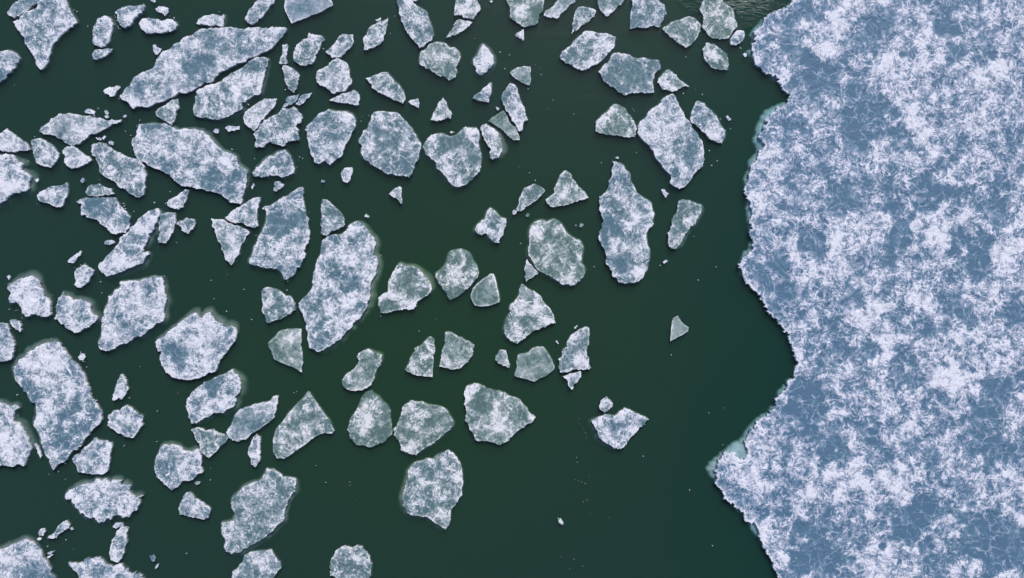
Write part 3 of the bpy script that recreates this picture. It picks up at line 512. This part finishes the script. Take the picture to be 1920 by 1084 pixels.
F('D0', 'grey-green oval floe with small snow discs at its top, upper right', '540,385 560,345 610,315 660,255 720,208 790,220 850,225 920,250 915,310 860,370 800,430 740,460 700,475 640,455 580,430 555,405', .42, .35, .21, 'SE5', '760,240,40,.3 840,240,25,.3 700,410,70,.2 640,340,50,-.25 860,320,40,.1 760,330,40,-.1')
F('D0', 'broad blue floe with bright snow horn on top and notched right side, upper right', '802,485 850,430 890,375 935,355 1015,370 1040,395 1110,390 1170,405 1215,410 1225,465 1180,500 1170,550 1180,625 1120,630 1050,630 990,645 930,620 870,570 825,520', .36, .3, .22, 'N2 S3', '970,375,50,.5 1000,500,90,-.15 1100,440,50,.2 840,470,30,.3 1030,610,50,.2 1150,590,40,.2')
F('E0', 'small grey-white cone-shaped floe with a thin right point, right of the blue horned floe', '265,560 270,530 310,490 340,468 390,505 430,550 480,585 420,600 360,620 310,605', .48, .5, .18, 'all2', '300,545,40,.3 450,585,25,.3')
F('D0', 'grey-white triangular floe pointing down left, near the top right of centre', '622,228 630,150 650,70 670,45 730,48 785,70 775,110 730,150 670,195', .48, .35, .16, 'all1')
F('D0', 'smooth slanting bar of grey ice cut by the top edge, right of centre', '430,100 460,65 510,20 545,-22 645,-22 645,15 600,35 570,70 540,110 520,128 470,118', .50, .45, .18, 'SE4', '', .6)
F('D0', 'smooth dull bowl-shaped floe cut by the top edge, left of the boxy blue one', '780,-22 1000,-22 960,25 900,80 860,112 825,80 800,30', .34, .4, .16, 'NW3 SE2', '870,90,30,.3', .6)
F('D0', 'half snowy half clear grey-green floe cut by the top edge, right of centre', '170,-22 435,-22 430,50 400,110 350,170 300,183 250,150 200,115 210,60 185,20', .34, .7, .22, 'W4 SE2', '260,90,60,.45 290,20,60,.25 380,90,60,-.25', .85)
F('E0', 'boxy blue floe with a white lower edge cut by the top edge, upper right', '75,195 78,140 85,60 90,-22 250,-22 310,30 325,90 300,140 280,185 200,185 130,182', .42, .2, .22, 'E3 SW3', '200,175,60,.3 110,165,30,.3 200,120,60,-.25 280,50,40,.25 150,40,50,.1')
F('E0', 'fan-shaped grey-green floe with snowy edges, upper right', '295,190 350,150 430,128 500,118 535,145 555,185 540,230 510,280 455,322 400,290 350,250 315,215', .38, .6, .2, 'all2', '440,275,50,.3 510,150,40,.4 400,190,40,-.1')
F('E0', 'rounded murky grey floe with a white right edge, beside the rippled water at the top', '555,50 565,20 600,-22 690,-22 730,30 770,60 785,130 803,185 770,220 720,262 650,262 600,225 570,160', .24, .75, .22, 'SW2 SE2', '770,110,35,.5 780,190,30,.3 590,30,40,.3 660,70,60,.2', .9)
F('E0', 'small bright snowball-like floe against the corner of the ice sheet, upper right', '758,290 765,250 800,205 850,210 855,245 830,285 795,308', .9, .1, .24, 'all2 SW3')
F('E0', 'small grey floe with a diagonal white snow ridge, upper right', '570,330 590,290 640,295 690,330 735,375 745,430 742,475 690,475 630,455 590,410', .34, .65, .19, 'all2 S2', '620,360,35,.5 670,400,35,.5 720,440,25,.4 700,350,30,-.2')
# --- countable fragments
G('A0', 'white knobbly fragment above the flat white oval floe near the top', '1052,60 1075,42 1110,45 1140,55 1140,85 1115,108 1090,85 1060,75', .85)
G('A0', 'white fragment like a small arrowhead on the upper edge of the longest floe', '1035,310 1050,302 1095,330 1085,350 1055,372 1040,350', .62)
G('A0', 'white elongated fragment off the left end of the longest floe', '700,615 720,600 770,590 810,582 815,595 785,625 745,655 730,640 710,635', .85)
G('A0', 'white flake above the upper edge of the wide grey diamond floe', '570,755 590,737 615,737 642,758 635,775 600,768', .8)
G('A0', 'white lump below the right tip of the wide grey diamond floe', '735,960 750,953 775,970 765,985 745,982', .85)
G('A2', 'flat grey fragment left of the boot-shaped floe', '703,922 715,910 775,912 778,925 740,935 710,933', .5, .4, .06)
G('A4', 'white pointed fragment above the small round cobbled floe', '460,325 480,300 515,275 548,253 545,280 515,320 490,338 465,335', .75)
G('A4', 'white crumb above the snow-fingered floe near the left edge', '45,430 60,420 70,432 58,452', .9)
G('A6', 'thin bright white splinter at the left foot of the tallest floe', '232,840 245,840 275,900 282,920 272,942 255,905', .95, 0)
G('A6', 'round white fragment right of the head of the tallest floe', '527,250 545,228 570,228 577,250 560,272 540,270', .8)
G('A7', 'round grey fragment near the lower left, left of the slender sliver', '258,775 275,750 300,748 310,770 290,800 265,795', .6, .2)
G('A7', 'white snow-topped fragment between the spiky oval and the grey finger-shaped floe', '760,735 780,712 830,712 838,730 800,740 785,750', .9, 0)
G('A7', 'grey fragment below the ringed floe near the bottom, right of the jagged floe', '1012,935 1040,925 1055,945 1045,970 1025,965', .5, .4)
G('A7', 'faint flat fragment at the lower right of the round dark-centred floe', '1318,438 1335,430 1360,432 1350,445 1325,448', .45, .6, .05)
G('A7', 'upper of two thin parallel splinters beside the bottom left floe', '318,918 345,905 372,897 368,908 335,925', .8)
G('A7', 'lower of two thin parallel splinters beside the bottom left floe', '318,940 345,925 356,928 340,942 322,950', .8)
G('B0', 'little leaf-like fragment at the left of a close pair below the grey drop-shaped floe', '850,665 890,650 945,637 930,668 890,708 870,710 855,690', .6, .35, .12)
G('B0', 'little leaf-like fragment at the right of a close pair below the grey drop-shaped floe', '918,707 936,672 975,637 1028,627 1015,655 980,690 940,712', .6, .35, .12)
G('B0', 'small fragment touching the top of the spiky-sided square floe', '828,725 845,700 865,702 865,716 840,730', .6, .3)
G('B2', 'white fragment like a tiny fish above the shoulder of the large flat-topped blue floe', '438,145 460,130 505,135 540,132 540,155 500,165 465,170', .85)
G('B2', 'white crumb left of the tiny fish-like fragment', '360,168 375,148 400,155 395,178 375,182', .85)
G('B2', 'thin white flake left of the small grey square fragment', '617,545 632,520 640,530 625,562', .85)
G('B2', 'small grey square fragment above the tall blue-bellied floe', '770,570 775,510 810,507 845,525 820,555 790,575', .48, .5, .10)
G('B2', 'white flake at the upper left shoulder of the tall blue-bellied floe', '693,695 705,675 735,672 712,695', .75)
G('B2', 'white chip left of the small shell-like fragment', '1092,495 1118,500 1112,515 1095,512', .9)
G('B2', 'small shell-like pale fragment below the tall blue shield-shaped floe', '1222,460 1235,430 1265,412 1302,412 1305,445 1290,490 1270,517 1240,505', .58, .5, .12)
G('C0', 'thin white splinter beside the top of the small tilted leaf-shaped floe', '375,133 410,120 415,130 385,142', .9)
G('C0', 'small pale triangular fragment at the lower right end of the tongue-shaped floe', '598,688 640,675 668,668 675,700 670,735 640,715', .55, .5, .12)
G('C0', 'smooth sliver of pale ice cut by the top edge above the long slab', '610,-14 680,-14 660,2 630,6', .5, .4, .08)
G('D0', 'tiny grey triangular fragment below the half snowy floe at the top', '238,235 265,215 297,198 297,240 294,276 265,258', .45, .5, .1)
G('D0', 'tiny grey chip left of the long knobbly floe', '105,728 130,732 128,742 115,745', .5, .5, .06)
G('D2', 'round pale crumb at the tail of the grey-white teardrop floe', '218,712 235,697 250,708 245,725 230,733 220,725', .8, .4)
G('D2', 'small white fragment between the large ringed diamond floe and the tapering grey floe', '1228,560 1248,558 1278,590 1256,618 1238,590', .9)
G('D2', 'thin white tablet of ice below the white-footed tapering floe', '1240,1055 1262,1035 1275,1042 1248,1064', .95)
G('E0', 'small white rectangular fragment right of the snowy knobbly floe', '722,787 738,782 763,808 748,816', .95, 0)
G('E0', 'white crumb in the gap beside the corner of the ice sheet', '843,370 850,358 865,362 868,380 856,388', .95, 0)
G('D7', 'lone grey leaf-like fragment on the empty water at the bottom, right of centre', '525,675 545,680 567,710 562,730 535,710', .45, .8, .05)
G('D2', 'clear glassy fragment right of the four-lobed hollow floe', '680,790 695,790 702,800 692,815 672,815', .35, .6, .05)
G('C2', 'glittering small crumb alone above the top of the giant curved floe', '300,740 315,725 335,745 325,752', .7, .4, .06)
G('A0', 'white fragment cut by the top edge above the flat white oval floe', '1015,-8 1050,-8 1052,12 1035,15 1018,6', .85)
G('C0', 'white fragment near the top edge between two grey floes', '1150,5 1165,2 1168,14 1155,18', .95)
G('C2', 'tiny grey-white crumb in the notch above the heart-shaped floe', '878,172 895,165 904,172 890,182', .6, .4, .06)
G('D2', 'tiny translucent crumb at the top of the tall lozenge floe', '915,345 925,340 942,348 936,355 920,352', .6, .5, .05)
G('D2', 'tiny round crumb between the teardrop floe and the four-lobed hollow floe', '308,738 318,722 335,728 332,742 318,747', .45, .6, .05)
G('D6', 'thin glassy splinter at the upper left of the white-banded upright floe', '635,55 655,37 664,40 645,62', .6, .6, .05)
G('D6', 'tiny pale splinter left of the white-banded upright floe', '513,142 522,140 532,160 526,166', .7, .5, .05)
G('A0', 'little white flake directly above the tip of the diamond floe, higher of two', '708,750 720,744 735,765 730,780 712,768', .8)
G('A0', 'little white flake directly above the tip of the diamond floe, lower of two', '706,784 725,782 738,792 728,800 712,797', .8)
G('A0', 'tiny white chip touching the right tip of the wide grey diamond floe', '832,785 845,776 858,785 848,797 838,796', .85)
G('A0', 'bright white flake under the right half of the wide grey diamond floe', '690,935 705,920 715,922 704,945', .95, 0)
G('A0', 'dull flat flake under the right half of the wide grey diamond floe', '648,930 675,932 690,945 675,952 655,945', .55, .4, .05)
G('A2', 'white crumb between the large snowy left-edge floe and the shark-fin floe', '237,495 255,485 262,495 248,515', .8)
G('A2', 'white crumb above the little grey oval floe', '543,500 560,480 575,505 555,515', .8)
G('A7', 'tiny white chip below the round grey fragment near the lower left', '250,818 262,810 278,815 276,826 258,828', .9)
G('A7', 'tiny white chip at the upper end of the slender ragged sliver', '472,745 485,742 496,755 482,760', .9)
G('A7', 'tiny broken grey crumb under the grey fragment near the bottom edge', '1045,1015 1062,990 1076,985 1070,1008 1055,1020', .4, .6, .05)
# --- tiny chips, alike
GC = 'tiny ice chips scattered on the dark water'
rc = random.Random(3)
def chip(px, py, r):
    n = rc.choice((5, 6, 7)); a0 = rc.random()*6.28; st = rc.uniform(.5, 1.0); th = rc.random()*3.14
    pts = []
    for k in range(n):
        a = a0+6.283*k/n; rr = r*rc.uniform(.7, 1.25); x = rr*math.cos(a); y = rr*st*math.sin(a)
        pts.append((px+x*math.cos(th)-y*math.sin(th), py+x*math.sin(th)+y*math.cos(th)))
    s = ' '.join('%.2f,%.2f' % (x/K, y/K) for x, y in pts)
    G('A0', 'tiny loose speck of white ice on the dark water', s, rc.uniform(.55, .95), rc.uniform(.1, .5), rc.uniform(.03, .07), .4, GC, 'ice chip', 'ice_chip')
for tl, xs in (('A0', '925,853 885,917 235,925 595,177 803,190 945,815 780,115 635,780 1178,118 505,993 848,888 95,575'),
               ('A2', '187,368 1150,575 1195,920 885,740 845,670 250,660 1120,655 670,495 975,590'),
               ('A4', '103,660 545,940 545,945 570,1005 690,540 680,465 575,340 950,1040 1430,455 150,715'),
               ('A6', '115,508 875,528 948,315 650,545 1065,618 1060,825 840,853 440,975 620,500'),
               ('A7', '395,365 440,415 330,380 418,850 495,888 445,825 320,870 1425,420 1262,918 1060,160'),
               ('B0', '95,120 1103,330 595,705 795,505 848,608 400,78 1360,820'),
               ('B2', '490,292 935,362 965,350 927,410 1010,718 1037,975 680,655 945,340 640,350 1055,980'),
               ('B4', '455,415 345,455 365,580 650,150 865,462 450,665 860,520 570,515 620,720'),
               ('B6', '907,492 925,484 1055,988 120,497 340,1005'),
               ('B7', '340,420 1122,437 1285,435 1287,455 1330,553 1300,540 180,918'),
               ('C0', '475,225 505,108 1220,355 1283,372 1045,260 277,822 330,783 1410,602 1252,465'),
               ('C2', '1420,448 1355,927 330,738 310,728'),
               ('C4', '785,716 410,697 405,678 672,798 415,285'),
               ('D0', '375,440 400,457 413,503 495,678 457,737 635,772 137,352 1395,385 168,465 1375,632 1060,1033'),
               ('D2', '265,405 375,500 335,447 823,380 275,927 683,848 650,805 1220,1075'),
               ('D4', '775,362 1295,960'),
               ('D6', '670,668 675,705 715,765 722,800 703,740'),
               ('D7', '655,265 657,300 645,420 668,425 690,435 712,445 740,385 735,405 700,568 725,555 595,880 547,940 637,955 877,675 697,1005 608,1022 1105,260 745,650'),
               ('E0', '520,607 455,387 690,805 823,322 95,735 105,750 615,1020 757,873 440,632 568,640'),
               ('E2', '630,398 667,368 510,880'),
               ('E4', '540,452 283,352 357,960 660,362'),
               ('E6', '608,628 614,632 707,845 715,597'),
               ('A0', '783,118 790,140 800,178 812,195 775,105 500,68 520,78 640,785 730,322 1150,110 660,730 665,735 805,668 815,645'), ('A2', '840,675 850,690 835,655 905,710 1060,690 1045,650 885,725 240,488'), ('A4', '505,370 100,720 115,655 60,650 145,705 1115,425 545,350 560,1000'), ('A6', '345,128 185,222 640,540 655,545 585,320 520,330 430,870'), ('B0', '555,700 600,710 1365,790 345,890 350,905 485,1010 580,690 1110,330'), ('C0', '695,310 1140,820 880,895 905,895'), ('C4', '435,600 465,635 970,305 445,590 1130,628'), ('E0', '645,455 632,435 730,375 735,365 828,330'), ('E7', '635,865 165,258 480,488')):
    for q in xs.split():
        (x, y), = parse(tl, q); chip(x, y, rc.uniform(0.3, 0.5) if tl in ('D7', 'B7', 'D6') else rc.uniform(0.45, 1.1))
# ------------------------------------------------------------------ the ice sheet on the right
def P_(tile, s): return parse(tile, s)
edge = (P_('E0', '1200,-60 1165,20 1130,60 1060,85 985,120 985,165 925,210 935,250 905,300 915,350 920,420 960,450 1050,515 1090,560 1165,632 1150,690 1100,725 1020,790 1000,850 945,930 975,960 1000,990 940,1060')
        + P_('E2', '895,400 885,470 860,560 890,640 905,720 880,790 910,830 895,880 920,940 870,1010 830,1060')
        + P_('E4', '825,350 840,400 870,470 930,530 980,600 1040,690 1110,770 1155,840 1175,900 1195,960 1200,1050')
        + P_('E6', '1200,390 1155,410 1140,480 1080,525 1070,570 1020,640 980,660 930,710 895,760 865,820 885,900 850,950 800,930 730,895 680,960 670,1040')
        + P_('E7', '655,435 710,510 745,570 800,600 860,660 900,710 950,800 990,880 1020,930 1050,980 1055,1020 1080,1060 1110,1130'))
def fill_edge(e, x_far):
    top = [(1560, -260), (1500, -120)]; bot = [(1500, 1220), (1540, 1360)]
    far = [(1700, 1900), (2400, 2600), (x_far, 2600), (x_far, -1500), (2400, -1500), (1750, -800)]
    return e, bot, far, top
e, bot, far, top = fill_edge(edge, 4200)
rg = random.Random(99)
def frac_open(E, rough, seg):
    out = []
    E = [np.array(p, float) for p in E]
    def rec(a, b):
        L = np.linalg.norm(b-a)
        if L < seg: return [a]
        m = (a+b)/2; n = np.array([-(b-a)[1], (b-a)[0]])/L
        m = m+n*rg.gauss(0, 1)*min(rough*L, 3.4)
        return rec(a, m)+rec(m, b)
    for a, b in zip(E, E[1:]): out += rec(a, b)
    return out+[E[-1]]
coast = frac_open(edge, 0.13, 2.6)
# spiky snow fingers over the water along the edge
mids = []
for i, p in enumerate(coast):
    q = p.copy()
    if 0 < i < len(coast)-1:
        tgt = coast[i+1]-coast[i-1]; n_ = np.array([-tgt[1], tgt[0]]); n_ = n_/(np.linalg.norm(n_)+1e-9)
        if n_[0] > 0: n_ = -n_
        q = q+n_*rg.choice((-1, 0, 0, 2, 5))*rg.random()
    mids.append(q)
poly = np.array(mids+[np.array(p, float) for p in bot+far+top])
grid = 3.0
gx, gy = np.meshgrid(np.arange(1300, 2010, grid), np.arange(-70, 1160, grid*0.866))
gx = gx+(np.arange(gx.shape[0]) % 2)[:, None]*grid/2
g1 = np.stack([gx.ravel(), gy.ravel()], 1); g1 = g1+_rs.uniform(-.25, .25, g1.shape)*grid
gx, gy = np.meshgrid(np.arange(1400, 4180, 40), np.arange(-1480, 2590, 40))
g2 = np.stack([gx.ravel(), gy.ravel()], 1).astype(float); g2 += _rs.uniform(-8, 8, g2.shape)
g2 = g2[~((g2[:, 0] < 2015) & (g2[:, 1] > -75) & (g2[:, 1] < 1165))]
G3 = np.concatenate([g1, g2])
sheet = bpy.data.objects.new('ice_sheet', None); C.objects.link(sheet)
so_ = ((1650-960)*U, 0.0); sheet.location = (so_[0], so_[1], 0)
tag(sheet, 'vast blue and white ice sheet with a ragged edge filling the right of the picture', 'ice sheet')
SH = [  # x, y, radius, + snow / - bare blue ice
 (1510,20,34,-.5),(1480,75,30,-.45),(1520,115,45,-.45),(1570,60,45,.5),(1540,85,40,.45),(1620,70,30,-.4),(1600,8,40,.5),(1660,45,30,-.35),
 (1700,80,40,.25),(1755,30,40,-.25),(1770,50,25,-.35),(1850,40,60,-.15),(1875,15,30,.2),(1900,100,40,.25),(1850,150,45,.45),(1790,95,25,-.4),(1855,110,20,-.45),
 (1600,200,45,-.45),(1655,150,50,.15),(1650,210,30,-.5),(1605,270,35,-.5),(1540,150,40,-.35),(1700,200,45,.45),(1740,250,40,.4),(1695,260,25,-.45),(1650,285,25,.3),
 (1500,230,22,-.5),(1560,190,30,.25),(1525,260,40,.1),(1460,300,30,.15),(1480,340,40,-.2),(1570,370,36,-.5),(1440,380,25,.2),(1740,360,32,-.65),(1640,330,40,-.15),
 (1690,440,38,-.6),(1600,430,40,.25),(1820,480,42,-.75),(1760,430,55,.45),(1515,445,30,-.65),(1470,440,30,.1),(1870,400,40,-.35),(1890,470,40,.45),(1850,300,45,.15),(1800,330,40,.25),
 (1760,520,30,.3),(1720,560,30,.4),(1800,570,25,-.45),(1640,600,50,.5),(1680,590,22,-.55),(1590,560,30,-.35),(1450,500,30,-.35),(1470,560,40,-.25),(1500,540,30,-.1),(1560,500,45,.35),
 (1760,610,25,-.4),(1710,640,25,.2),(1860,580,40,.2),(1900,590,30,-.45),(1740,650,40,-.15),(1840,660,60,.25),(1575,660,25,-.4),(1630,665,20,-.4),(1540,680,40,.1),(1660,720,40,.4),(1600,770,40,.2),
 (1510,755,45,-.62),(1560,740,30,-.1),(1700,700,40,-.35),(1790,720,45,.15),(1870,740,50,-.35),(1480,820,50,-.1),(1560,830,40,-.2),(1640,830,40,-.35),(1580,850,26,-.4),(1720,840,35,-.35),
 (1700,790,50,.1),(1840,820,55,-.55),(1880,870,30,-.2),(1780,790,60,.1),(1550,900,55,.25),(1690,890,40,.45),(1620,890,50,.15),(1790,900,45,.1),(1800,920,30,-.3),(1870,910,45,.45),(1480,940,40,-.1),
 (1700,990,42,-.72),(1740,960,30,-.55),(1830,985,40,-.4),(1900,1020,50,-.6),(1850,1050,40,-.4),(1590,1000,45,.35),(1540,1030,60,-.62),(1500,1060,40,-.5),(1640,1060,60,.45),(1760,1050,40,-.45),(1820,1070,35,.45),(1510,970,25,.3),(1610,1020,40,-.3),
 (1440,640,20,0),(1400,830,60,.15),(1400,900,40,.35),(1430,860,40,.15),(1530,620,30,.1),(1600,300,30,.1),(1601,882,9,10.7),(1612,861,4,10.6),(1599,841,4,10.6),(1641,843,5,10.6),(1775,1068,10,10.6),(1752,1062,10,10.6),(1575,880,13,10.4),(1640,790,16,10.4),(1530,700,12,10.4),(1760,600,5,10.5),(1740,260,9,10.4),(1590,820,12,10.4),(1870,200,40,.1),(1900,250,40,-.1)]
sheet_slab = slab('ice_slab', poly, so_, 0.30, 0.49, 0.08, 1.1, SH, sheet, (0, 0, 0), grid, extra=G3, bottom=-0.6, seed=77, rim=0.40)
# its submerged foot, wider where the sheet thins out under water
outer = (P_('E0', '1190,-60 1150,15 1110,50 1040,75 960,130 900,190 870,240 848,350 895,420 960,475 1050,550 1162,655 1100,690 1010,735 945,785 920,850 888,960 915,1010')
         + P_('E2', '915,300 860,400 838,470 838,540 848,640 850,740 868,830 892,895 865,960 805,1050')
         + P_('E4', '795,350 805,410 850,470 910,530 965,610 1035,695 1105,772 1150,842 1170,900 1190,960 1195,1050')
         + P_('E6', '1190,345 1130,410 1060,490 1045,560 1010,600 925,660 885,700 830,775 800,815 720,870 640,930 575,1010')
         + P_('E7', '600,395 645,430 705,525 770,605 850,690 905,790 960,870 1010,935 1045,1000 1065,1050 1095,1130'))
outer = np.array(frac_open(outer, 0.10, 5))+np.array([3.0, 0.0])
bm = bmesh.new(); rows = []
def inner_at(p):   # push towards the sheet
    return p+np.array([14.0, 0])
tgs = np.gradient(outer, axis=0); tgs /= np.linalg.norm(tgs, axis=1)[:, None]+1e-9
nrm = np.stack([tgs[:, 1], -tgs[:, 0]], 1); nrm[nrm[:, 0] < 0] *= -1
for _ in range(6): nrm = (nrm+np.roll(nrm, 1, 0)+np.roll(nrm, -1, 0)); nrm /= np.linalg.norm(nrm, axis=1)[:, None]
for off, z in ((0, -2.4), (-1, -0.6), (1.5, -0.28), (4, -0.17), (8, -0.11), (14, -0.08), (24, -0.07), (44, -0.07)):
    row = []
    for p, n_ in zip(outer, nrm):
        q = p+(n_*off if off < 20 else n_*20+np.array([off-20, 0])); f = (H-z*0.75)/H
        row.append(bm.verts.new(((q[0]-960)*U*f-so_[0], (542-q[1])*U*f-so_[1], z*(0.85+0.3*rg.random() if off else 1))))
    rows.append(row)
for a, b in zip(rows, rows[1:]):
    for i in range(len(outer)-1): bm.faces.new((a[i], a[i+1], b[i+1], b[i]))
bmesh.ops.recalc_face_normals(bm, faces=bm.faces)
link_mesh('submerged_ledge', bm, PALE, sheet)

# ------------------------------------------------------------------ water body and bed
bm = bmesh.new(); bmesh.ops.create_cube(bm, size=1)
for v in bm.verts: v.co = (v.co.x*1600, v.co.y*1600, -5.0 if v.co.z < 0 else 0.0)
wo = link_mesh('water', bm, WATER); wo['kind'] = 'structure'
for p in wo.data.polygons: p.use_smooth = False
bm = bmesh.new(); bmesh.ops.create_grid(bm, x_segments=4, y_segments=4, size=900)
for v in bm.verts: v.co.z = -5.2
bo = link_mesh('river_bed', bm, BED); bo['kind'] = 'structure'
